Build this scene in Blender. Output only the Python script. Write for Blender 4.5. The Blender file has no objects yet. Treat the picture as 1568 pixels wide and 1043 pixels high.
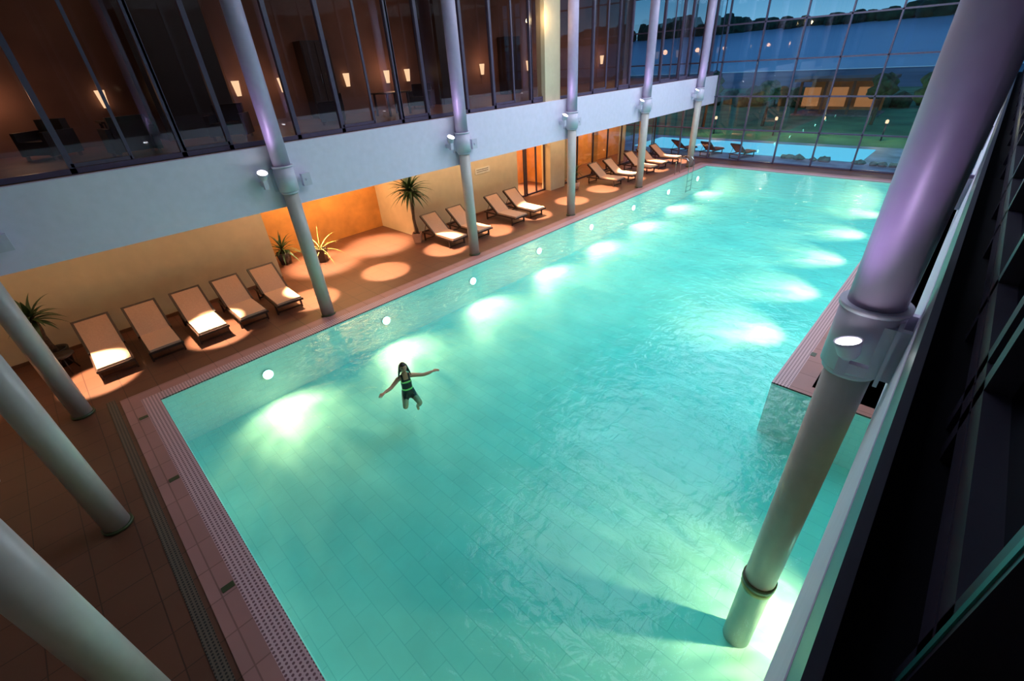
import bpy, bmesh, numpy as np, math, random
from mathutils import Vector, Matrix
random.seed(4)
scene=bpy.context.scene
COL=scene.collection
try: scene.view_settings.view_transform='Standard'
except Exception: pass

# ------------------------------------------------------------------ materials
def _new(name):
    m=bpy.data.materials.new(name); m.use_nodes=True
    nt=m.node_tree; nt.nodes.clear()
    o=nt.nodes.new('ShaderNodeOutputMaterial')
    return m,nt,o
def pbr(name,col,rough=.5,metal=0,noise=.08,nscale=6,bump=0,bscale=40,spec=.5,col2=None):
    m,nt,o=_new(name); N=nt.nodes; L=nt.links
    b=N.new('ShaderNodeBsdfPrincipled'); L.new(b.outputs[0],o.inputs[0])
    b.inputs['Roughness'].default_value=rough; b.inputs['Metallic'].default_value=metal
    b.inputs['Specular IOR Level'].default_value=spec
    tc=N.new('ShaderNodeTexCoord'); nz=N.new('ShaderNodeTexNoise'); nz.inputs['Scale'].default_value=nscale; nz.inputs['Detail'].default_value=4
    L.new(tc.outputs['Object'],nz.inputs['Vector'])
    cr=N.new('ShaderNodeValToRGB')
    c2=col2 or tuple(c*(1-noise*2) for c in col)
    cr.color_ramp.elements[0].position=.3; cr.color_ramp.elements[1].position=.7
    cr.color_ramp.elements[0].color=(*c2,1); cr.color_ramp.elements[1].color=(*col,1)
    L.new(nz.outputs[0],cr.inputs[0]); L.new(cr.outputs[0],b.inputs['Base Color'])
    if bump:
        n2=N.new('ShaderNodeTexNoise'); n2.inputs['Scale'].default_value=bscale; L.new(tc.outputs['Object'],n2.inputs['Vector'])
        bp=N.new('ShaderNodeBump'); bp.inputs['Strength'].default_value=bump; bp.inputs['Distance'].default_value=.01
        L.new(n2.outputs[0],bp.inputs['Height']); L.new(bp.outputs[0],b.inputs['Normal'])
    return m
def tiles(name,c1,c2,mortar,w,h,rough=.4,ms=.012,rotz=0,offset=.5,spec=.5,wall=False,bias=0):
    m,nt,o=_new(name); N=nt.nodes; L=nt.links
    b=N.new('ShaderNodeBsdfPrincipled'); L.new(b.outputs[0],o.inputs[0]); b.inputs['Roughness'].default_value=rough
    b.inputs['Specular IOR Level'].default_value=spec
    tc=N.new('ShaderNodeTexCoord'); mp=N.new('ShaderNodeMapping'); mp.inputs['Rotation'].default_value=(0,0,rotz)
    L.new(tc.outputs['Object'],mp.inputs[0])
    br=N.new('ShaderNodeTexBrick'); br.inputs['Scale'].default_value=1; br.inputs['Brick Width'].default_value=w; br.inputs['Row Height'].default_value=h
    br.inputs['Mortar Size'].default_value=ms; br.inputs['Color1'].default_value=(*c1,1); br.inputs['Color2'].default_value=(*c2,1); br.inputs['Mortar'].default_value=(*mortar,1)
    br.offset=offset; br.inputs['Bias'].default_value=bias
    if wall:
        sx=N.new('ShaderNodeSeparateXYZ'); L.new(mp.outputs[0],sx.inputs[0]); ad=N.new('ShaderNodeMath'); L.new(sx.outputs[0],ad.inputs[0]); L.new(sx.outputs[1],ad.inputs[1])
        cx=N.new('ShaderNodeCombineXYZ'); L.new(ad.outputs[0],cx.inputs[0]); L.new(sx.outputs[2],cx.inputs[1]); L.new(cx.outputs[0],br.inputs['Vector'])
    else: L.new(mp.outputs[0],br.inputs['Vector'])
    nz=N.new('ShaderNodeTexNoise'); nz.inputs['Scale'].default_value=.9; nz.inputs['Detail'].default_value=5; L.new(tc.outputs['Object'],nz.inputs['Vector'])
    mr=N.new('ShaderNodeMapRange'); mr.inputs[1].default_value=.3; mr.inputs[2].default_value=.7; mr.inputs[3].default_value=.86; mr.inputs[4].default_value=1.0
    L.new(nz.outputs[0],mr.inputs[0])
    mx=N.new('ShaderNodeMixRGB'); mx.blend_type='MULTIPLY'; mx.inputs[0].default_value=1
    L.new(br.outputs['Color'],mx.inputs[1]); L.new(mr.outputs[0],mx.inputs[2]); L.new(mx.outputs[0],b.inputs['Base Color'])
    return m
def grate(name,c,hole,pitch=.06):
    m,nt,o=_new(name); N=nt.nodes; L=nt.links
    b=N.new('ShaderNodeBsdfPrincipled'); L.new(b.outputs[0],o.inputs[0]); b.inputs['Roughness'].default_value=.5
    tc=N.new('ShaderNodeTexCoord'); v=N.new('ShaderNodeVectorMath'); v.operation='MULTIPLY'; v.inputs[1].default_value=(1/pitch,1/pitch,0); L.new(tc.outputs['Object'],v.inputs[0])
    f=N.new('ShaderNodeVectorMath'); f.operation='FRACTION'; L.new(v.outputs[0],f.inputs[0])
    d=N.new('ShaderNodeVectorMath'); d.operation='DISTANCE'; d.inputs[1].default_value=(.5,.5,0); L.new(f.outputs[0],d.inputs[0])
    lt=N.new('ShaderNodeMath'); lt.operation='LESS_THAN'; lt.inputs[1].default_value=.3; L.new(d.outputs['Value'],lt.inputs[0])
    mx=N.new('ShaderNodeMixRGB'); L.new(lt.outputs[0],mx.inputs[0]); mx.inputs[1].default_value=(*c,1); mx.inputs[2].default_value=(*hole,1)
    L.new(mx.outputs[0],b.inputs['Base Color']); return m
def emit(name,col,s):
    m,nt,o=_new(name); e=nt.nodes.new('ShaderNodeEmission'); e.inputs[0].default_value=(*col,1); e.inputs[1].default_value=s
    nt.links.new(e.outputs[0],o.inputs[0]); return m
def schlick(nt,f0,gain,normal=None):
    N=nt.nodes; L=nt.links
    lw=N.new('ShaderNodeLayerWeight'); lw.inputs[0].default_value=.5
    if normal: L.new(normal,lw.inputs['Normal'])
    p=N.new('ShaderNodeMath'); p.operation='POWER'; p.inputs[1].default_value=5; L.new(lw.outputs['Facing'],p.inputs[0])
    a=N.new('ShaderNodeMath'); a.operation='MULTIPLY_ADD'; a.inputs[1].default_value=(1-f0)*gain; a.inputs[2].default_value=f0*gain; L.new(p.outputs[0],a.inputs[0])
    a.use_clamp=True
    return a.outputs[0]
def glass(name,tint,refl=1.0,rough=.02):
    m,nt,o=_new(name); N=nt.nodes; L=nt.links
    t=N.new('ShaderNodeBsdfTransparent'); t.inputs[0].default_value=(*tint,1)
    g=N.new('ShaderNodeBsdfGlossy'); g.inputs['Roughness'].default_value=rough; g.inputs[0].default_value=(.9,.95,1,1)
    mx=N.new('ShaderNodeMixShader'); L.new(schlick(nt,.08,refl),mx.inputs[0]); L.new(t.outputs[0],mx.inputs[1]); L.new(g.outputs[0],mx.inputs[2]); L.new(mx.outputs[0],o.inputs[0])
    return m
def water(name,tint):
    m,nt,o=_new(name); N=nt.nodes; L=nt.links
    tc=N.new('ShaderNodeTexCoord')
    n1=N.new('ShaderNodeTexNoise'); n1.inputs['Scale'].default_value=3.2; n1.inputs['Detail'].default_value=4; n1.inputs['Distortion'].default_value=.8
    L.new(tc.outputs['Object'],n1.inputs['Vector'])
    bp=N.new('ShaderNodeBump'); bp.inputs['Strength'].default_value=.6; bp.inputs['Distance'].default_value=.055; L.new(n1.outputs[0],bp.inputs['Height'])
    t=N.new('ShaderNodeBsdfTransparent'); t.inputs[0].default_value=(*tint,1)
    g=N.new('ShaderNodeBsdfGlossy'); g.inputs['Roughness'].default_value=.05; L.new(bp.outputs[0],g.inputs['Normal'])
    mx=N.new('ShaderNodeMixShader'); L.new(schlick(nt,.03,1.0,bp.outputs[0]),mx.inputs[0]); L.new(t.outputs[0],mx.inputs[1]); L.new(g.outputs[0],mx.inputs[2]); L.new(mx.outputs[0],o.inputs[0])
    return m

M=dict(
 pool=tiles('pool_tile',(.74,.88,.82),(.70,.84,.79),(.56,.74,.71),.62,.31,.5,.006,0),
 poolwall=tiles('pool_wall_tile',(.85,.90,.92),(.82,.88,.90),(.70,.80,.84),.3,.15,.4,.005,wall=True),
 water=water('water',(.29,.93,.91)),
 deck=tiles('deck_tile',(.15,.058,.035),(.13,.050,.030),(.06,.025,.018),.6,.6,.45,.008,offset=0),
 coping=tiles('coping_stone',(.44,.21,.20),(.40,.19,.18),(.26,.12,.11),.6,.6,.5,.01,offset=0),
 grate=grate('overflow_grate',(.62,.40,.44),(.18,.08,.10)),
 drain=grate('drain_grate',(.12,.09,.07),(.01,.01,.01),.05),
 white=pbr('painted_fascia',(.78,.68,.88),.6,noise=.03),
 colU=pbr('column_upper_violet_tint',(.45,.36,.54),.4,noise=.04),  # purple dusk light put into the upper columns' base colour
 colL=pbr('column_paint_lower',(.50,.45,.43),.35,noise=.04),
 sleeve=pbr('column_sleeve',(.62,.56,.72),.4,noise=.03),
 ring=pbr('column_ring_dark',(.05,.07,.03),.4),
 cream=pbr('cream_plaster',(.62,.51,.36),.7,noise=.05,nscale=3),
 orange=pbr('orange_panel',(.72,.33,.09),.55,noise=.15,nscale=2),
 brown=pbr('brown_wall',(.20,.09,.05),.6,noise=.15,nscale=2),
 dark=pbr('dark_frame',(.035,.028,.05),.35),
 frame=pbr('window_frame_violet',(.09,.07,.13),.35),
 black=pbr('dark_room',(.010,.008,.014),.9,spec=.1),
 room=pbr('upper_room_wall',(.26,.13,.10),.7,noise=.25,nscale=.6),
 glassU=glass('window_glass_dark',(.66,.62,.62),1),
 glassR=glass('window_glass_right',(.4,.4,.45),.25),
 glassF=glass('facade_glass',(.80,.88,.94),1.2),
 glassD=glass('door_glass',(.95,.95,.9),.5),
 ceil=pbr('ceiling_paint',(.42,.40,.50),.8,noise=.02),
 soffit=pbr('soffit_paint',(.7,.6,.48),.8,noise=.02),
 lampW=emit('lamp_cool',(1,.97,1),10),
 lampP=emit('pool_lamp',(1,.95,.75),24),
 lampD=emit('downlight_lens',(1,.75,.4),10),
 sconce=emit('sconce_shade',(1,.66,.38),1.7),
 wood=pbr('lounger_frame',(.05,.022,.016),.45,noise=.2,nscale=20),
 fabric=pbr('lounger_fabric',(.54,.32,.22),.85,noise=.06,nscale=30,bump=.3,bscale=200),
 terracotta=pbr('terracotta_pot',(.62,.33,.22),.7,noise=.1),
 darkpot=pbr('dark_pot',(.05,.03,.025),.4),
 soil=pbr('soil',(.03,.02,.015),.95),
 trunk=pbr('palm_trunk',(.13,.07,.04),.9,noise=.3,nscale=20,bump=.6),
 leaf=pbr('palm_leaf',(.04,.09,.025),.5,noise=.3,nscale=8,col2=(.015,.04,.015)),
 leafy=pbr('yellow_leaf',(.50,.42,.10),.5,noise=.2,nscale=8),
 steel=pbr('steel',(.6,.62,.66),.2,metal=1),
 skin=pbr('skin',(.55,.32,.19),.5,noise=.04),
 suit=pbr('swimsuit',(.012,.014,.016),.45),
 neon=pbr('swimsuit_stripe',(.40,.90,.25),.5),
 hair=pbr('hair',(.012,.009,.008),.5,noise=.2,nscale=60),
 eye=pbr('eye_white',(.8,.8,.8),.3), lip=pbr('lip',(.35,.08,.07),.4),
 teal=pbr('glass_edge_teal',(.03,.20,.18),.3),
 signm=pbr('sign_face',(.75,.7,.62),.5), signt=pbr('sign_letters',(.1,.07,.05),.6),
 lawn=pbr('lawn',(.10,.34,.13),.95,noise=.3,nscale=.4),
 meadow=pbr('meadow',(.20,.28,.32),.95,noise=.3,nscale=.05),
 lake=pbr('lake',(.48,.60,.70),.3,noise=.05,nscale=.02),
 tree=pbr('tree_foliage',(.03,.09,.045),.95,noise=.4,nscale=.4),
 shrub=pbr('shrub_foliage',(.04,.16,.06),.9,noise=.4,nscale=3,bump=1,bscale=12),
 oterr=pbr('terrace_paving',(.38,.52,.64),.6,noise=.3,nscale=.8),
 opool=emit('outdoor_pool_glow_water',(.14,.62,.92),1.0),  # glow of the lit pool put into the water surface itself
 redf=pbr('reflection_lounger_red',(.55,.10,.04),.8,noise=.1),  # colour of warm glass reflections, given to the added loungers
 rock=pbr('rock',(.25,.24,.24),.9,noise=.3,nscale=3),
 chair=pbr('armchair_leather',(.03,.02,.02),.4),
 olive=pbr('olive_band',(.30,.30,.08),.4),
 warmw=emit('pavilion_glow_panel',(1,.42,.16),.35),  # glowing panels of the added pavilion
)
# ------------------------------------------------------------------ mesh builder
class B:
    def __init__(s): s.v=[];s.f=[];s.m=[];s.mats=[];s.sm=[]
    def mi(s,k):
        if k not in s.mats: s.mats.append(k)
        return s.mats.index(k)
    def add(s,vs,fs,k,smooth=False,T=None):
        o=len(s.v); i=s.mi(k)
        for p in vs:
            p=Vector(p); s.v.append(T@p if T else p)
        for f in fs: s.f.append([o+a for a in f]); s.m.append(i); s.sm.append(smooth)
    def box(s,lo,hi,k,T=None):
        x0,y0,z0=lo;x1,y1,z1=hi
        vs=[(x0,y0,z0),(x1,y0,z0),(x1,y1,z0),(x0,y1,z0),(x0,y0,z1),(x1,y0,z1),(x1,y1,z1),(x0,y1,z1)]
        s.add(vs,[(0,3,2,1),(4,5,6,7),(0,1,5,4),(1,2,6,5),(2,3,7,6),(3,0,4,7)],k,False,T)
    def tube(s,pts,rs,k,n=12,cap=True,T=None,smooth=True):
        pts=[Vector(p) for p in pts]; vs=[];fs=[]
        for i,p in enumerate(pts):
            d=(pts[min(i+1,len(pts)-1)]-pts[max(i-1,0)]).normalized()
            a=Vector((0,0,1)) if abs(d.z)<.9 else Vector((1,0,0))
            u=d.cross(a).normalized(); w=d.cross(u)
            r=rs[i] if hasattr(rs,'__len__') else rs
            for j in range(n):
                t=2*math.pi*j/n; vs.append(p+u*(r*math.cos(t))+w*(r*math.sin(t)))
        for i in range(len(pts)-1):
            for j in range(n):
                a=i*n+j;b=i*n+(j+1)%n; fs.append((a,a+n,b+n,b))
        s.add(vs,fs,k,smooth,T)
        if cap:
            s.add(vs[:n],[tuple(range(n))],k,False,T); s.add(vs[-n:],[tuple(reversed(range(n)))],k,False,T)
    def lathe(s,prof,k,n=24,T=None,smooth=True):
        vs=[];fs=[]
        for r,z in prof:
            for j in range(n):
                t=2*math.pi*j/n; vs.append((r*math.cos(t),r*math.sin(t),z))
        for i in range(len(prof)-1):
            for j in range(n):
                a=i*n+j;b=i*n+(j+1)%n; fs.append((a,b,b+n,a+n))
        s.add(vs,fs,k,smooth,T)
    def ball(s,c,r,k,n=16,T=None,fn=None):
        vs=[];fs=[];m=n//2
        for i in range(m+1):
            ph=math.pi*i/m
            for j in range(n):
                t=2*math.pi*j/n; p=Vector((math.sin(ph)*math.cos(t),math.sin(ph)*math.sin(t),math.cos(ph)))
                if fn: p=fn(p)
                rr=r if hasattr(r,'__len__') else (r,r,r)
                vs.append((c[0]+p[0]*rr[0],c[1]+p[1]*rr[1],c[2]+p[2]*rr[2]))
        for i in range(m):
            for j in range(n):
                a=i*n+j;b=i*n+(j+1)%n; fs.append((a,a+n,b+n,b))
        s.add(vs,fs,k,True,T)
    def mesh(s,name,recalc=True):
        me=bpy.data.meshes.new(name); me.from_pydata([tuple(v) for v in s.v],[],s.f)
        for k in s.mats: me.materials.append(M[k])
        me.polygons.foreach_set('material_index',s.m); me.polygons.foreach_set('use_smooth',s.sm)
        bm=bmesh.new(); bm.from_mesh(me); bmesh.ops.remove_doubles(bm,verts=bm.verts,dist=1e-5)
        if recalc: bmesh.ops.recalc_face_normals(bm,faces=bm.faces)
        bm.to_mesh(me); bm.free()
        me.update(); return me
    def obj(s,name,loc=(0,0,0),rz=0,parent=None,bevel=0,recalc=True):
        o=bpy.data.objects.new(name,s.mesh(name,recalc)); COL.objects.link(o); o.location=loc; o.rotation_euler=(0,0,rz)
        if parent: o.parent=parent
        if bevel:
            md=o.modifiers.new('bevel','BEVEL'); md.width=bevel; md.segments=2; md.limit_method='ANGLE'
        return o
def inst(me,name,loc,rz=0,sc=1):
    o=bpy.data.objects.new(name,me); COL.objects.link(o); o.location=loc; o.rotation_euler=(0,0,rz); o.scale=(sc,)*3; return o
def boxobj(name,lo,hi,k,bevel=0):
    b=B(); b.box(lo,hi,k); return b.obj(name,bevel=bevel)
def light(kind,name,loc,power,col,target=None,**kw):
    l=bpy.data.lights.new(name,kind); l.energy=power; l.color=col
    for a,v in kw.items(): setattr(l,a,v)
    o=bpy.data.objects.new(name,l); COL.objects.link(o); o.location=loc
    if target is not None:
        d=Vector(target)-Vector(loc); o.rotation_euler=d.to_track_quat('-Z','Y').to_euler()
    return o
def gobo(o,scale=7,lo=.45,hi=1.7,seed=0):
    """mottled lamp beam (ripple-broken light)"""
    l=o.data; l.use_nodes=True; nt=l.node_tree; N=nt.nodes; L=nt.links
    em=[n for n in N if n.type=='EMISSION'][0]
    tc=N.new('ShaderNodeTexCoord'); mp=N.new('ShaderNodeMapping'); mp.inputs['Location'].default_value=(seed,seed*1.7,0)
    nz=N.new('ShaderNodeTexNoise'); nz.inputs['Scale'].default_value=scale; nz.inputs['Detail'].default_value=3; nz.inputs['Distortion'].default_value=1.5
    mr=N.new('ShaderNodeMapRange'); mr.inputs[1].default_value=.35; mr.inputs[2].default_value=.68; mr.inputs[3].default_value=lo; mr.inputs[4].default_value=hi
    L.new(tc.outputs['Normal'],mp.inputs[0]); L.new(mp.outputs[0],nz.inputs['Vector']); L.new(nz.outputs[0],mr.inputs[0]); L.new(mr.outputs[0],em.inputs['Strength'])

# ------------------------------------------------------------------ dims
xL,yN,yF,xR,yS=-11.38,-.09,28.39,-1.46,8.90
xE=1.3; ZB=-1.35; xC,xB=-12.15,-.17; y1,sp=4.35,5.834; y0=-1.39
xF=-12.38; zt,zb=4.6,3.14; H=9.6; yG=30.4; yW=-7.0
cw=.66
# ------------------------------------------------------------------ pool
b=B()
b.box((xL-.2,yN-.2,ZB-.2),(xE+.2,yF+.2,ZB),'pool')
pool=b.obj('floor_pool_basin')
b=B()
b.box((xL-.2,yN-.2,ZB),(xL,yF+.2,-.0),'poolwall')
b.box((xL,yN-.2,ZB),(xE+.2,yN,-.0),'poolwall')
b.box((xL,yF,ZB),(xE+.2,yF+.2,-.0),'poolwall')
b.box((xR,yS,ZB),(xE+.2,yF,-.0),'poolwall')
b.box((xE,yN,ZB),(xE+.2,yS,-.0),'poolwall')
b.obj('wall_pool_basin')
b=B(); b.add([(xL,yN,-.03),(xE,yN,-.03),(xE,yS,-.03),(xR,yS,-.03),(xR,yF,-.03),(xL,yF,-.03)],[(0,1,2,3,4,5)],'water')
b.obj('pool_water',recalc=False)
b=B(); g=.32
def strip(x0,y0_,x1,y1_,k): b.box((x0,y0_,-.02),(x1,y1_,.012),k)
strip(xL-cw,yN-cw,xL-g,yF+cw,'coping'); strip(xL-g,yN-g,xL,yF+g,'grate')
strip(xL-g,yN-cw,xE+cw,yN-g,'coping'); strip(xL,yN-g,xE+g,yN,'grate')
strip(xL-g,yF+g,xR+cw,yF+cw,'coping'); strip(xL,yF,xR+g,yF+g,'grate')
strip(xR+g,yS+g,xR+cw,yF+g,'coping'); strip(xR,yS,xR+g,yF,'grate')
strip(xR+g,yS,xE+g,yS+g,'coping')
strip(xE,yN,xE+g,yS,'grate')
for (x,y) in [(-10.9,-.5),(-8.4,-.5),(-5.5,-.5),(-1.1,10.5),(-1.1,16.5),(-.6,yS+.16)]:
    b.box((x-.05,y-.08,.0),(x+.05,y+.08,.02),'ring')
b.obj('trim_pool_coping')
# deck
b=B()
b.box((-18.6,yW,-.25),(xL-cw,yG,.0),'deck'); b.box((xL-cw,yW,-.25),(3.2,yN-cw,.0),'deck')
b.box((xL-cw,yF+cw,-.25),(3.2,yG,.0),'deck'); b.box((xR+cw,yS+g,-.25),(3.2,yF+cw,.0),'deck'); b.box((xE+g,yN-cw,-.25),(3.2,yS+g,.0),'deck')
b.obj('floor')
b=B(); b.box((-12.2,-.98,-.0),(1.5,-.82,.008),'drain'); b.obj('trim_drain_channel')
# underwater lamps
b=B()
lampys=[2.1+3.6*i for i in range(8)]
def disc(c,ax,r,k,ring='steel'):
    c=Vector(c); ax=Vector(ax)
    b.tube([c,c+ax*.03],r*1.25,ring,20); b.tube([c+ax*.02,c+ax*.045],r,k,20)
WARM=(1,.45,.20)
for i,y in enumerate(lampys):
    disc((xL,y,-.55),(1,0,0),.12,'lampP')
    gobo(light('SPOT','underwater_spot',(xL+.12,y,-.33),560,WARM,(xL+1.4,y+.0,ZB),spot_size=math.radians(125),spot_blend=1,shadow_soft_size=.1),6,.45,1.6,i)
    if y>yS+2:
        disc((xR,y+.3,-.55),(-1,0,0),.12,'lampP')
        gobo(light('SPOT','underwater_spot',(xR-.12,y+.3,-.30),1100,WARM,(xR-2.8,y+.2,ZB),spot_size=math.radians(85),spot_blend=1,shadow_soft_size=.1),6,.45,1.6,i+9)
disc((xE,5.1,-.55),(-1,0,0),.12,'lampP'); disc((xE,1.4,-.55),(-1,0,0),.12,'lampP')
gobo(light('SPOT','underwater_spot',(xE-.12,5.1,-.45),950,(1,.5,.24),(-1.4,4.3,ZB),spot_size=math.radians(120),spot_blend=1,shadow_soft_size=.06),5,.5,1.4,3)
light('SPOT','underwater_spot',(xE-.12,1.4,-.45),130,(1,.5,.24),(-.6,1.6,ZB),spot_size=math.radians(120),spot_blend=1,shadow_soft_size=.06)
b.obj('pool_wall_lamp')

# ------------------------------------------------------------------ columns
def column(x,y,zbase,side,hasband=False):
    b=B()
    b.tube([(0,0,zbase),(0,0,3.6)],.18,'colL',32)
    b.tube([(0,0,3.5),(0,0,3.56)],.21,'sleeve',32); b.tube([(0,0,3.56),(0,0,4.12)],.235,'sleeve',32)
    b.tube([(0,0,4.12),(0,0,4.16)],.25,'sleeve',32)
    b.tube([(0,0,4.16),(0,0,H)],.2,'colU',32)
    for dy in (-.17,.17):
        b.box((min(0,side*.30),dy-.03,3.58),(max(0,side*.30),dy+.03,4.05),'sleeve')
    b.box((min(side*.2,side*.23),-.27,3.55),(max(side*.2,side*.23),.27,4.08),'sleeve')
    if hasband:
        b.tube([(0,0,-.03),(0,0,.07)],.19,'olive',32); b.tube([(0,0,.07),(0,0,.16)],.2,'ring',32)
    elif zbase==0:
        b.tube([(0,0,.0),(0,0,.05)],.21,'ring',32)
    return b.obj('column',(x,y,0))
ysC=[y1+sp*i for i in range(5)]
for i in range(5): column(xC,ysC[i],0,-1)
column(xC,y0,0,-1)
column(xB,y1,ZB,1,True)
for i in range(1,5): column(xB,ysC[i],0,1)
for xx in (-8.0,-4.25,-.17): column(xx,y0,0,1 if xx>-1 else -1)
def spotfix(side,tilt):
    b=B()
    b.box((-.05*1,-.05,-.3),(.05,.05,-.0),'sleeve'); b.box((min(0,side*.22),-.04,-.26),(max(0,side*.22),.04,-.14),'sleeve')
    T=Matrix.Rotation(math.radians(-tilt*side),4,'Y')
    b.lathe([(.0,-.1),(.07,-.1),(.1,-.05),(.12,.06),(.13,.1),(.115,.1),(.11,.085)],'sleeve',24,T)
    b.lathe([(.112,.085),(.06,.1),(0,.105)],'lampW',24,T)
    b.box((-.06+side*.08,.42+.5,-.42),(.06+side*.08,.64+.5,-.12),'sleeve'); b.box((min(0,side*.2),.5+.5,-.3),(max(0,side*.2),.56+.5,-.24),'sleeve')
    return b.mesh('wall_spotlight')
ml,mr=spotfix(-1,28),spotfix(1,18)
for i,y in enumerate(ysC+[y0]):
    inst(ml,'wall_spotlight',(xC+.02,y-.52,4.0))
    light('SPOT','uplight',(xC+.12,y-.52,4.2),50,(.75,.5,1),(xC+2.5,y-.2,H),spot_size=math.radians(100),spot_blend=1,shadow_soft_size=.1)
    inst(mr,'wall_spotlight',(xB-.03,y-.46,3.92),0,.75)
    light('SPOT','uplight',(xB-.16,y-.46,4.1),45,(.75,.5,1),(xB-2.5,y-.2,H),spot_size=math.radians(100),spot_blend=1,shadow_soft_size=.1)

# ------------------------------------------------------------------ gallery fascia / slabs / shell
boxobj('trim_fascia_left',(xF-.18,yW,zb),(xF,yG,zt),'white')
boxobj('trim_fascia_right',(.125,yW,zb),(.15,yG,4.22),'white')
boxobj('trim_frame_right',(.13,yW,4.22),(.17,yG,zt),'dark')
boxobj('ceiling_gallery_left',(-18.6,yW,zb+.02),(xF-.18,yG,zt-.02),'soffit')
boxobj('ceiling_gallery_right',(.15,yW,zb+.02),(3.2,yG,zt-.45),'soffit')
boxobj('floor_gallery_left',(-18.6,yW,zt-.02),(xF-.3,yG,zt),'brown')
boxobj('ceiling',(-18.8,yW,H),(4.6,yG,H+.2),'ceil')
boxobj('wall_near',(-18.8,yW-.2,0),(4.6,yW,H),'cream')
boxobj('wall_right',(3.2,yW,0),(3.4,yG,zt-.25),'cream')
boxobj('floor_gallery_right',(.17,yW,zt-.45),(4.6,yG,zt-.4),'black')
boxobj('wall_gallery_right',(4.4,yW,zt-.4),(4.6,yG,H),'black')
boxobj('wall_gallery_left_back',(-18.8,yW,zt),(-18.4,yG,H),'room')
for k,(a,c) in enumerate(((3.2,5.2),(8.2,9.2),(13.4,14.6),(18.2,19.2))):
    if k%2:
        b=B(); b.box((-18.38,a,zt+.06),(-17.8,c,zt+2.4),'chair'); b.box((-17.82,a+.03,zt+.1),(-17.78,(a+c)/2-.01,zt+2.36),'wood'); b.box((-17.82,(a+c)/2+.01,zt+.1),(-17.78,c-.03,zt+2.36),'wood')
        b.box((-17.79,(a+c)/2-.06,zt+1.1),(-17.75,(a+c)/2-.04,zt+1.4),'steel'); b.box((-18.38,a+.03,zt),(-17.84,c-.03,zt+.06),'wood'); b.obj('cabinet_tall')
    else: boxobj('wall_partition_upper',(-18.4,a,zt),(-16.9,c,H-.02),'chair')
boxobj('wall_left_a',(-16.3,yW,0),(-16.0,4.6,zb+.02),'cream')
boxobj('wall_left_lobby',(-18.6,3.0,0),(-18.3,10.2,zb+.02),'orange')
boxobj('wall_left_b',(-18.4,10.1,0),(-15.8,16.5,zb+.02),'cream')
boxobj('baseboard_left_a',(-16.0,yW,0),(-15.97,4.6,.1),'brown')
boxobj('baseboard_left_b',(-15.8,10.2,0),(-15.77,16.4,.1),'brown')
boxobj('wall_left_c',(-16.3,18.9,0),(-15.7,20.1,zb+.02),'cream')
boxobj('wall_left_d',(-18.6,16.5,0),(-18.3,yG,zb+.02),'orange')
boxobj('wall_left_e',(-18.4,20.0,0),(-16.0,20.1,zb+.02),'orange')
def glazing(name,axis,pos,a0,a1,z0,z1,xs,zs,fr,gl,t=.06,d=.08):
    b=B()
    def bx(lo,hi,k):
        if axis=='x': b.box((pos-d/2,lo[0],lo[1]),(pos+d/2,hi[0],hi[1]),k)
        else: b.box((lo[0],pos-d/2,lo[1]),(hi[0],pos+d/2,hi[1]),k)
    for a in xs: bx((a-t/2,z0),(a+t/2,z1),fr)
    for z in zs: bx((a0,z-t/2),(a1,z+t/2),fr)
    o=b.obj(name)
    g=B()
    if axis=='x': g.add([(pos,a0,z0),(pos,a1,z0),(pos,a1,z1),(pos,a0,z1)],[(0,1,2,3)],gl)
    else: g.add([(a0,pos,z0),(a1,pos,z0),(a1,pos,z1),(a0,pos,z1)],[(0,1,2,3)],gl)
    p=g.obj(name+'_glass',parent=o)
    return o
glazing('door_1','x',-16.1,16.5,18.9,0,zb,[16.55,17.3,17.45,18.2,18.85],[.05,2.4,zb-.03],'dark','glassD')
glazing('window_1','x',-16.0,20.1,yG,0,zb,[20.15,21.6,23.1,24.6,26.1,27.6,29.1,30.3],[.05,zb-.03],'dark','glassD')
for i,y in enumerate([21.0,24.0,27.0,29.4]):
    b=B(); n=14; vs=[];fs=[]
    for j in range(n+1):
        yy=y-.35+.7*j/n; xx=-16.5+.06*math.sin(j*2.2)
        vs+=[(xx,yy,.05),(xx,yy,3.0)]
    for j in range(n): fs.append((2*j,2*j+2,2*j+3,2*j+1))
    b.add(vs,fs,'orange' if i%2 else 'cream',True); b.obj('curtain')
xs=[]
for i in range(-2,5):
    yc=y1+sp*i
    xs+=[yc-.8,yc+.85,yc+2.1,yc+4.05]
xs=[x for x in xs if yW<x<yG-.1]
glazing('window_2','x',xF-.35,yW,yG,zt,H,xs,[zt+.06,H-.1],'frame','glassU',.1,.12)
b=B()
for i in range(-1,5):
    yc=y1+sp*i
    for (a,c) in ((yc-.8,yc-1.75),(yc+2.1,yc+3.1)):
        yy=c
        b.box((xF-.33,yy-.03,zt+.12),(xF-.29,yy+.03,H-.1),'frame')
        lo,hi=min(a,c),max(a,c); b.box((xF-.33,lo,zt+.12),(xF-.29,hi,zt+.19),'frame')
b.obj('trim_window_sashes')
boxobj('trim_pier',(-12.95,14.85,zt),(-12.55,15.75,H),'cream')
light('POINT','pier_light',(-12.3,14.7,7.2),28,(1,.68,.32),shadow_soft_size=.1)
b=B()
b.lathe([(.07,-.22),(.12,.22)],'sconce',16); b.box((-.12,-.03,-.05),(0,.03,.05),'steel'); b.lathe([(0,-.22),(.07,-.22)],'steel',16)
sc=b.mesh('wall_sconce')
for y in [-1.6,2.3,5.9,7.4,9.9,11.7,12.7,17,20.3,24,27]:
    inst(sc,'wall_sconce',(-18.28,y,5.75))
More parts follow.
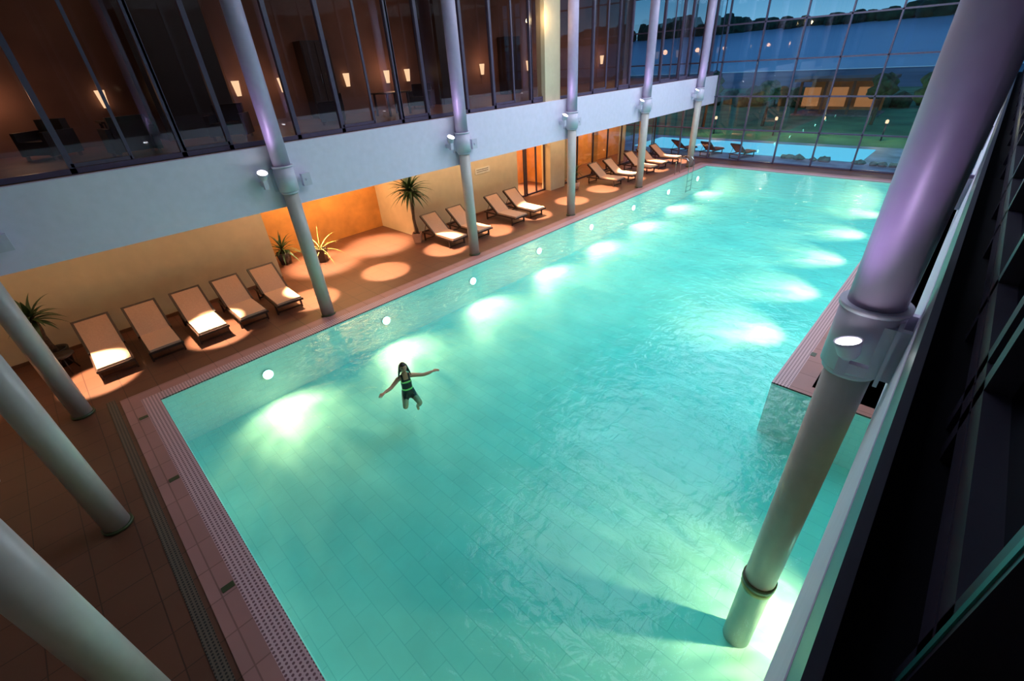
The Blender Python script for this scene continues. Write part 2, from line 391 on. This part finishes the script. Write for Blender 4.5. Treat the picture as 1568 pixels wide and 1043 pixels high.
for y in (0,6.6,11.5,17,22,27):
    light('POINT','sconce_light',(-17.7,y,5.9),18,(1,.55,.28),shadow_soft_size=.15)
for y,p in ((1,36),(11,60),(21,90)):
    light('AREA','upper_room_ceiling_light',(-15.2,y+2,H-.1),p,(1,.62,.42),(-15.2,y+2.001,0),shape='RECTANGLE',size=3,size_y=6)
def armchair():
    b=B(); b.box((-.38,-.35,.12),(.38,.35,.42),'chair'); b.box((-.38,.25,.42),(.38,.42,.85),'chair'); b.box((-.48,-.35,.1),(-.36,.4,.62),'chair'); b.box((.36,-.35,.1),(.48,.4,.62),'chair')
    for x in(-.4,.4):
        for y in(-.3,.33): b.box((x-.03,y-.03,0),(x+.03,y+.03,.12),'steel')
    return b.mesh('armchair')
ac=armchair()
for (x,y,r) in [(-16.5,.6,.6),(-14.6,2.0,-1.5),(-15.2,4.4,1),(-15.5,7.6,-.5),(-16.6,12,.7),(-16,-1.4,2)]:
    o=inst(ac,'armchair',(x,y,zt+.0),r)
b=B(); b.box((-.5,-.5,.68),(.5,.5,.72),'wood')
for x in(-.42,.42):
    for y in(-.42,.42): b.box((x-.03,y-.03,0),(x+.03,y+.03,.68),'wood')
tb=b.mesh('side_table')
for (x,y) in [(-16.0,2.2),(-15.6,10)]: inst(tb,'side_table',(x,y,zt))

# right upper window row
glazing('window_3','x',.42,1.1,yG,zt-.4,H,[1.1,2.3,2.55]+[y for yc in ysC for y in (yc-.8,yc+.85,yc+2.1,yc+4.05)],[zt+.02,zt+.14,H-.1],'dark','glassR',.1,.16)
b=B(); b.box((.17,yW,zt-.4),(.5,yG,zt-.2),'black'); b.obj('trim_window_sill')
b=B(); b.box((.335,1.07,zt-.2),(.375,1.095,H-.6),'teal'); b.obj('trim_glass_edge')

# ------------------------------------------------------------------ far glass facade
mx=[-18.5,-16.2,-14.2,-12.25,-10.3,-8.35,-6.4,-4.45,-2.5,-.55,1.4,3.2]
glazing('window_4','y',yG,-18.6,4.6,0,H,mx,[.05,1.75,3.5,5.25,7.0,8.75],'frame','glassF',.07,.14)

# ------------------------------------------------------------------ soffit downlights
b=B()
dy=[-3.6,-.9,1.8,4.5,7.2,9.9,12.5,15.1,17.9,20.6,23.3,26.0,28.7]
for y in dy:
    b.tube([(-13.55,y,zb-.02),(-13.55,y,zb+.03)],.11,'steel',20); b.tube([(-13.55,y,zb-.026),(-13.55,y,zb-.01)],.085,'lampD',20)
    light('SPOT','downlight',(-13.55,y,zb-.06),3600,(1,.74,.46),(-13.55,y+.01,0),spot_size=math.radians(33),spot_blend=.4,shadow_soft_size=.05)
for (x,y) in ((-16.2,6.2),(-16.2,8.6),(-17.2,18)):
    b.tube([(x,y,zb-.02),(x,y,zb+.03)],.11,'steel',20); b.tube([(x,y,zb-.026),(x,y,zb-.01)],.085,'lampD',20)
    light('SPOT','downlight',(x,y,zb-.06),3800,(1,.72,.44),(x,y+.01,0),spot_size=math.radians(56),spot_blend=.7,shadow_soft_size=.05)
b.obj('downlight')
for (y,h,p) in [(-1.5,10,38),(7,7,75),(14,7,95),(24,12,130)]:
    light('AREA','soffit_fill_light',(-14.9,y,zb-.03),p,(1,.60,.31),(-14.9,y+.001,0),shape='RECTANGLE',size=.3,size_y=h)  # unseen strips added as a warm flood over deck and wall
for (x,y,w,h,p) in [(-17.2,7.3,1,4,170),(-17,18,1,2,130),(-17.3,25,1,8,200)]:
    light('AREA','lobby_fill_light',(x,y,zb-.05),p,(1,.58,.24),(x,y+.001,0),shape='RECTANGLE',size=w,size_y=h)  # extra unseen lamps added for general warm light in lobby and rooms
for y in (-4,1.5,12,18,25):
    light('SPOT','downlight_right',(1.8,y,zb-.06),150,(1,.6,.3),(1.6,y+.01,0),spot_size=math.radians(120),spot_blend=.8)
for x in (-14.5,-10): light('SPOT','downlight_near',(x,-4.2,3.3),160,(1,.5,.2),(x,-4.19,0),spot_size=math.radians(50),spot_blend=.6)
for (x_,y,p,sx_,sy_) in ((-5.5,8,270,6,4.5),(-6.2,15,800,8,7),(-6.2,24.5,920,8,7)):
    light('AREA','hall_ambient_fill',(x_,y,H-.1),p,(.78,.87,1),(x_,y+.001,0),shape='RECTANGLE',size=sx_,size_y=sy_)  # unseen panels added overhead for ambient light on hall and pool

# ------------------------------------------------------------------ sun loungers
def lounger(fab):
    b=B(); w=.33; z=.32; hx=-.95; px=-.12; a=math.radians(38)
    for s in(-1,1):
        b.box((px,s*w-.02,z-.05),(.95,s*w+.02,z),'wood'); b.box((hx+.1,s*w-.02,z-.05),(px,s*w+.02,z),'wood')
    b.box((.91,-w,z-.05),(.95,w,z),'wood'); b.box((hx+.1,-w,z-.05),(hx+.14,w,z),'wood')
    b.box((px,-w+.02,z-.01),(.92,w-.02,z+.05),fab)
    T=Matrix.Translation((px,0,z))@Matrix.Rotation(a,4,'Y')
    Lb=.88
    for s in(-1,1): b.box((-Lb,s*w-.025,-.02),(0,s*w+.025,.06),'wood',T)
    b.box((-Lb-.03,-w-.025,-.02),(-Lb+.02,w+.025,.06),'wood',T)
    b.box((-Lb+.02,-w+.02,.0),(0.02,w-.02,.055),fab,T)
    e=T@Vector((-.55,0,0))
    for s in(-1,1): b.tube([(e.x,s*(w-.03),e.z),(hx+.2,s*(w-.03),z-.03)],.012,'wood',8)
    for x in (-.72,.72):
        for s in(-1,1): b.box((x-.025,s*w-.02,0),(x+.025,s*w+.02,z-.05),'wood')
        b.box((x-.02,-w,.03),(x+.02,w,.07),'wood')
    return b.mesh('sun_lounger')
lm=lounger('fabric')
for i,(x,y,r) in enumerate([(-14.25,-.5,.0),(-14.2,.55,.0),(-14.15,1.65,.0),(-14.15,2.7,.0),(-14.15,3.75,-.03),
      (-14.2,10.4,.0),(-14.1,11.65,.0),(-14.1,13.8,-.02),(-14.1,15.0,-.03),(-14.1,21.6,0),(-14.0,22.9,0),(-14.1,25.2,-.1),(-14.1,26.6,-.1),(-14.1,28.2,0)]):
    o=inst(lm,'sun_lounger',(x,y,.0),r,1.1)
lo=lounger('redf')
for (x,y,r) in [(-14.5,31.7,1.2),(-12.6,31.8,1.4),(-10.6,31.7,1.3)]: inst(lo,'reflection_lounger',(x,y,-.04),r,1.0)  # added red loungers standing in for warm reflections in the facade glass
b=B(); b.lathe([(0,.45),(.25,.45),(.25,.48),(0,.48)],'wood',24)
for k in range(3):
    t=k*2.09; b.tube([(.05*math.cos(t),.05*math.sin(t),.45),(.2*math.cos(t),.2*math.sin(t),0)],.014,'wood',8)
b.obj('round_side_table',(-14.65,-1.35,0))

# ------------------------------------------------------------------ plants
def blade(b,base,az,el,Ln,w,droop,k,T=None):
    n=7; p=Vector(base); vs=[];fs=[]
    d=Vector((math.cos(az)*math.cos(el),math.sin(az)*math.cos(el),math.sin(el)))
    side=Vector((-math.sin(az),math.cos(az),0))
    for i in range(n+1):
        t=i/n; ww=w*(.5+1.2*t if t<.35 else (1-t)*1.4+.02)
        vs+=[p-side*ww*.5,p+Vector((0,0,-ww*.15)),p+side*ww*.5]
        d=(d+Vector((0,0,-droop/n))).normalized(); p=p+d*(Ln/n)
    for i in range(n):
        a=3*i; fs+=[(a,a+1,a+4,a+3),(a+1,a+2,a+5,a+4)]
    b.add(vs,fs,k,True,T)
def palm(name,loc,h,nl,Ln,pot,potr,poth,leafk='leaf',w=.07,square=False):
    b=B(); R=random.Random(7+int(loc[1]*10))
    n=4 if square else 24
    b.lathe([(0,0),(potr*.72,0),(potr,poth),(potr*.86,poth),(potr*.84,poth-.06)],pot,n,None,not square)
    b.lathe([(potr*.85,poth-.05),(0,poth-.04)],'soil',n)
    if h>poth+.1:
        pts=[(0.02*math.sin(i*1.7),.02*math.cos(i),poth-.1+(h-poth+.1)*i/8) for i in range(9)]
        b.tube(pts,[.06-.002*i+(.008 if i%2 else 0) for i in range(9)],'trunk',10)
    for i in range(nl):
        az=i*2.4+R.random()*.3; el=1.35-1.5*(i/nl)+R.uniform(-.1,.1)
        blade(b,(0,0,max(h,poth)-.1+.1*(1-i/nl)),az,el,Ln*R.uniform(.8,1.1),w,1.2,leafk)
    return b.obj(name,loc)
palm('potted_palm',(-15.1,9.75,0),2.05,70,.95,'terracotta',.25,.38,w=.14,square=True)
palm('potted_palm',(-15.25,-1.45,0),1.4,36,.66,'darkpot',.28,.45,w=.12)
palm('potted_grass',(-16.4,6.3,0),.5,24,1.0,'darkpot',.26,.5,'leafy',.03,square=True)
palm('potted_palm',(-17.4,5.3,0),.6,30,.8,'darkpot',.26,.45,w=.09)
palm('potted_palm',(-14.8,19.9,0),.9,26,.6,'terracotta',.22,.35)
b=B(); b.box((0,-.45,-.12),(.03,.45,.12),'signm')
for j,zz in enumerate((.05,-.03)):
    for k in range(9): b.box((.03,-.36+k*.08,zz-.02),(.034,-.31+k*.08,zz+.02),'signt')
b.obj('wall_sign',(-15.8,14.2,1.9))
b=B()
for yy in (-.3,.3):
    b.tube([(-.5,yy,0),(-.5,yy,.75),(-.42,yy,.88),(-.2,yy,.93),(.1,yy,.9),(.25,yy,.75),(.28,yy,.3),(.28,yy,-.9)],.022,'steel',10)
for z in (-.3,-.6,-.85): b.box((.24,-.3,z-.015),(.32,.3,z+.015),'steel')
b.obj('pool_ladder',(xL,25.6,0))

# ------------------------------------------------------------------ swimmer
def skin_part(name,verts,edges,radii,root=0,lev=2):
    me=bpy.data.meshes.new(name); me.from_pydata(verts,edges,[])
    o=bpy.data.objects.new(name,me); COL.objects.link(o)
    o.modifiers.new('skin','SKIN').use_smooth_shade=True
    for i,r in enumerate(radii):
        rr=r if hasattr(r,'__len__') else (r,r)
        me.skin_vertices[0].data[i].radius=rr
        me.skin_vertices[0].data[i].use_root=(i==root)
    s=o.modifiers.new('sub','SUBSURF'); s.levels=lev; s.render_levels=lev
    dg=bpy.context.evaluated_depsgraph_get(); em=bpy.data.meshes.new_from_object(o.evaluated_get(dg))
    bpy.data.objects.remove(o,do_unlink=True)
    for p in em.polygons: p.use_smooth=True
    return em
sw=bpy.data.objects.new('swimmer',None); COL.objects.link(sw); sw.location=(-7.62,3.95,.0); sw.rotation_euler=(0,0,math.radians(70))
V=[(0,.03,-.38),(0,.03,-.20),(0,0,-.02),(0,.02,.11),(0,.0,.24),
   (.165,.02,.06),(.41,-.04,.01),(.64,-.04,.03),(-.165,.02,.06),(-.37,-.12,-.02),(-.55,-.27,.02),
   (.09,.0,-.45),(.17,-.28,-.56),(.13,-.02,-.82),(.13,-.06,-.92),
   (-.09,.0,-.45),(-.17,-.24,-.58),(-.13,.10,-.76),(-.13,.12,-.87),
   (.07,.01,.09),(-.07,.01,.09),(.53,-.05,.02),(-.47,-.2,0),(.15,-.16,-.67),(-.155,-.08,-.66)]
E=[(0,1),(1,2),(2,3),(3,4),(3,19),(19,5),(5,6),(6,21),(21,7),(3,20),(20,8),(8,9),(9,22),(22,10),(0,11),(11,12),(12,23),(23,13),(13,14),(0,15),(15,16),(16,24),(24,17),(17,18)]
Rr=[(.15,.11),(.12,.09),(.145,.105),(.066,.06),(.046,.048),.056,.041,.027,.056,.041,.027,.095,.062,.036,.03,.095,.062,.036,.03,.06,.06,.04,.04,.058,.058]
em=skin_part('body',V,E,Rr,0,4)
for k in('skin','suit','neon'): em.materials.append(M[k])
for p in em.polygons:
    c=p.center
    if -.48<c.z<.05 and abs(c.x)<.155 and c.y>-.13: p.material_index=1
    if .05<=c.z<.16 and .055<abs(c.x)<.10: p.material_index=1
    if p.material_index==1 and (-.04<c.z<-.0 or -.26<c.z<-.22): p.material_index=2
o=bpy.data.objects.new('body',em); COL.objects.link(o); o.parent=sw
def hand(wr,dirv,side):
    wr=Vector(wr); d=Vector(dirv).normalized(); s=d.cross(Vector((0,0,1))).normalized()*side; u=Vector((0,0,1))
    b=B()
    rings=[(-.02,.026,.02),(.0,.028,.018),(.03,.038,.016),(.06,.042,.014),(.08,.040,.012),(.088,.03,.006)]
    n=14; vs=[];fs=[]
    for (t,rx,rz) in rings:
        for j in range(n):
            a=2*math.pi*j/n; vs.append(wr+d*t+s*(rx*math.cos(a))+u*(rz*math.sin(a)))
    for i in range(len(rings)-1):
        for j in range(n):
            a=i*n+j;c=i*n+(j+1)%n; fs.append((a,a+n,c+n,c))
    b.add(vs,fs,'skin',True); b.add(vs[-n:],[tuple(range(n))],'skin',True)
    for off,ln in ((-.030,.068),(-.010,.080),(.010,.074),(.030,.058)):
        p0=wr+d*.072+s*off; dd=(d+s*off*4).normalized()
        pts=[p0,p0+dd*ln*.35,p0+dd*ln*.68-u*.008,p0+dd*ln*.92-u*.02,p0+dd*ln-u*.024]
        b.tube(pts,[.0095,.009,.0082,.007,.003],'skin',10)
    p0=wr+d*.018-s*.022; pts=[p0,p0+d*.022-s*.024,p0+d*.045-s*.036-u*.004,p0+d*.06-s*.04-u*.008,p0+d*.064-s*.041-u*.009]
    b.tube(pts,[.013,.0115,.010,.0085,.003],'skin',10)
    b.obj('hand',parent=sw)
hand(V[7],(.2,-.01,.0),1); hand(V[10],(-.18,-.14,.0),-1)
def hf(p):
    q=p.copy()
    if q.z<0: q.x*=1+.30*q.z; q.y*=1+.14*q.z
    if q.y<0: q.y*=.93
    if p.y<-.5:
        q.y+=.05*math.exp(-((abs(p.x)-.38)**2+(p.z-.10)**2)/.02)
        q.y-=.17*math.exp(-(p.x**2)/.012)*math.exp(-((p.z+.17)**2)/.025)
        q.y-=.08*math.exp(-(p.x**2)/.010)*math.exp(-((p.z-.02)**2)/.04)
        q.y-=.05*math.exp(-(p.x**2)/.05)*math.exp(-((p.z+.48)**2)/.012)
        q.y-=.06*math.exp(-(p.x**2)/.06)*math.exp(-((p.z+.82)**2)/.02)
    return q
b=B(); hc=(0,-.02,.345)
b.ball(hc,(.078,.098,.122),'skin',48,fn=hf)
for s in(-1,1):
    b.ball((s*.030,-.0985,.357),(.014,.009,.0065),'eye',12); b.ball((s*.030,-.106,.357),(.006,.003,.0055),'hair',8)
    b.tube([(s*.046,-.095,.376),(s*.03,-.104,.381),(s*.015,-.106,.377)],[.003,.004,.003],'hair',6)
    b.ball((s*.078,-.01,.345),(.010,.020,.030),'skin',12)
b.tube([(-.024,-.103,.287),(-.010,-.113,.289),(0,-.114,.287),(.010,-.113,.289),(.024,-.103,.287)],[.003,.006,.0055,.006,.003],'lip',8)
b.obj('head',parent=sw)
b=B()
vs=[];fs=[];n=32;m=14
for i in range(m+1):
    for j in range(n):
        t=2*math.pi*j/n; fr=max(0,-math.sin(t))
        mxp=2.0-1.05*min(1,fr*1.5)**.7
        ph=mxp*i/m
        vs.append((.088*math.sin(ph)*math.cos(t),-.008+.108*math.sin(ph)*math.sin(t),.352+.125*math.cos(ph)))
for i in range(m):
    for j in range(n):
        a=i*n+j;c=i*n+(j+1)%n; fs.append((a,a+n,c+n,c))
b.add(vs,fs,'hair',True)
for k in range(16):
    t=math.pi*(-.03+1.06*k/15); cx=math.cos(t); sy=math.sin(t)
    pts=[(cx*.080,sy*.095-.008,.40),(cx*.094,sy*.108-.005,.33),(cx*.112,sy*.118,.25),(cx*.13,sy*.125,.17),(cx*(.14+.01*math.sin(k*3)),sy*.13-.01,.10+.03*math.sin(k*2.3))]
    b.tube(pts,[.013,.013,.012,.010,.005],'hair',8)
b.obj('braided_hair',parent=sw)

# ------------------------------------------------------------------ outside
b=B(); b.box((-60,yG+.1,-.4),(60,90,-.2),'lawn'); b.obj('ground_lawn')
boxobj('floor_terrace',(-22,yG+.1,-.2),(6,yG+8,-.04),'oterr')
b=B()
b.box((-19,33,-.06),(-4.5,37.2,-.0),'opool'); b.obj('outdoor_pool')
b=B(); b.box((-400,90,-.5),(400,150,-.35),'meadow'); b.obj('ground_meadow')
b=B(); b.add([(-600,150,-.3),(600,150,-.3),(600,300,-.3),(-600,300,-.3)],[(0,1,2,3)],'lake'); b.obj('lake')
b=B(); b.add([(-600,300,-.3),(600,300,-.3),(600,440,16),(-600,440,16)],[(0,1,2,3)],'lake'); b.obj('ground_far_shore')
b=B(); R=random.Random(3)
for i in range(220):
    x=-500+i*4+R.uniform(-2,2); hh=R.uniform(4,7.5)*(1+.4*math.sin(i*.11)); r=R.uniform(4,8)
    b.ball((x,432+R.uniform(-6,6),15+hh*.6),(r,r*.8,hh),'tree',10,fn=lambda p:p*(1+.18*math.sin(p.x*9+i)*math.cos(p.z*7+i)))
b.obj('treeline')
b=B()
for i in range(20):
    x=-26+i*1.7+R.uniform(-.5,.5); y=R.uniform(61.5,66); r=R.uniform(.7,1.5)
    b.ball((x,y,r*.6-.2),(r,r,r*.9),'shrub',14,fn=lambda p:p*(1+.2*math.sin(p.x*11+i)*math.cos(p.z*9+p.y*8)))
b.obj('garden_shrubs')
def gtree(x,y,h):
    b=B(); b.tube([(0,0,-.2),(.1,.05,h*.45),(0,0,h*.7)],[.14,.1,.05],'trunk',10)
    for k in range(16):
        a=k*2.4; rr=.35*h*.5*math.sqrt(k/16); r=h*.13
        b.ball((rr*math.cos(a),rr*math.sin(a),h*.68+.14*h*math.sin(k*1.9)),(r,r,r*.85),'shrub',12,fn=lambda p:p*(1+.22*math.sin(p.x*8+k)*math.cos(p.z*9)))
    b.obj('garden_tree',(x,y,0))
for (x,y,h) in [(-19,45,4.6),(-14.5,47,3.6),(-3.5,46,4.0),(2,44,5),(-7,50,3.8)]: gtree(x,y,h)
b=B()
b.box((-3.5,-2,-.2),(3.5,2,-.05),'rock'); b.box((-3.8,-2.3,2.7),(3.8,2.3,2.95),'brown'); b.box((-3.2,1.7,0),(3.2,1.8,2.7),'orange')
for x in (-3.2,-1.1,1.1,3.2): b.box((x-.1,-1.9,-.1),(x+.1,-1.7,2.7),'brown')
for x in (-2.2,0,2.2): b.box((x-.7,-1.6,.6),(x+.7,-1.55,2.2),'warmw')
b.obj('reflection_pavilion',(-11,57,0))  # added building standing in for an orange-brown reflection in the glass
b=B()
for i in range(16):
    x=R.uniform(-9,-1); y=32.5; r=R.uniform(.2,.35)
    b.ball((x,y+R.uniform(-.15,.1),.05),(r,r*.8,r*.6),'rock',8,fn=lambda p:p*(1+.2*math.sin(p.x*5+i)))
b.obj('garden_rocks')
for (x,y) in [(-16.5,41.5),(-12,42),(-9,43),(-5,42),(-1,41.5)]:
    b=B(); b.tube([(0,0,-.2),(0,0,.9)],.05,'dark',10); b.lathe([(.0,.9),(.09,.92),(.1,1.1),(0,1.16)],'sconce',16); b.obj('added_garden_lamp',(x,y,0))
    light('POINT','lawn_fill_light',(x,y-.2,1.5),90,(1,.8,.4),shadow_soft_size=.1)  # posts and point lights added to brighten the lawn
light('AREA','outdoor_pool_glow',(-11,35.0,.3),150,(.3,.8,1),(-11,35.1,5),shape='RECTANGLE',size=12,size_y=4)

# ------------------------------------------------------------------ world
w=bpy.data.worlds.new('dusk'); scene.world=w; w.use_nodes=True; nt=w.node_tree; N=nt.nodes; L=nt.links; N.clear()
out=N.new('ShaderNodeOutputWorld'); bg=N.new('ShaderNodeBackground'); L.new(bg.outputs[0],out.inputs[0])
tc=N.new('ShaderNodeTexCoord'); sx=N.new('ShaderNodeSeparateXYZ'); L.new(tc.outputs['Generated'],sx.inputs[0])
cr=N.new('ShaderNodeValToRGB'); L.new(sx.outputs[2],cr.inputs[0]); e=cr.color_ramp.elements
e[0].position=0; e[0].color=(.16,.36,.50,1); e[1].position=.35; e[1].color=(.03,.10,.24,1)
x=e.new(.08); x.color=(.05,.19,.34,1)
L.new(cr.outputs[0],bg.inputs[0]); bg.inputs[1].default_value=1.7

# ------------------------------------------------------------------ camera
R0=np.array([[.7345,-.3324,.5916],[.677,.418,-.6056],[-.0469,.8449,.533]])
U,_,Vt=np.linalg.svd(R0); R0=U@Vt
def rot(a,b_,c):
    A=np.array([[1,0,0],[0,math.cos(a),-math.sin(a)],[0,math.sin(a),math.cos(a)]])
    Bm=np.array([[math.cos(b_),0,math.sin(b_)],[0,1,0],[-math.sin(b_),0,math.cos(b_)]])
    C=np.array([[math.cos(c),-math.sin(c),0],[math.sin(c),math.cos(c),0],[0,0,1]])
    return A@Bm@C
Rm=R0@rot(.001,.022,.001)
cd=bpy.data.cameras.new('camera'); cam=bpy.data.objects.new('camera',cd); COL.objects.link(cam)
cd.sensor_width=36; cd.lens=695.98/1600*36; cd.clip_start=.05; cd.clip_end=1500
mw=Matrix([[*Rm[0],0],[*Rm[1],0],[*Rm[2],6],[0,0,0,1]]); cam.matrix_world=mw
scene.camera=cam
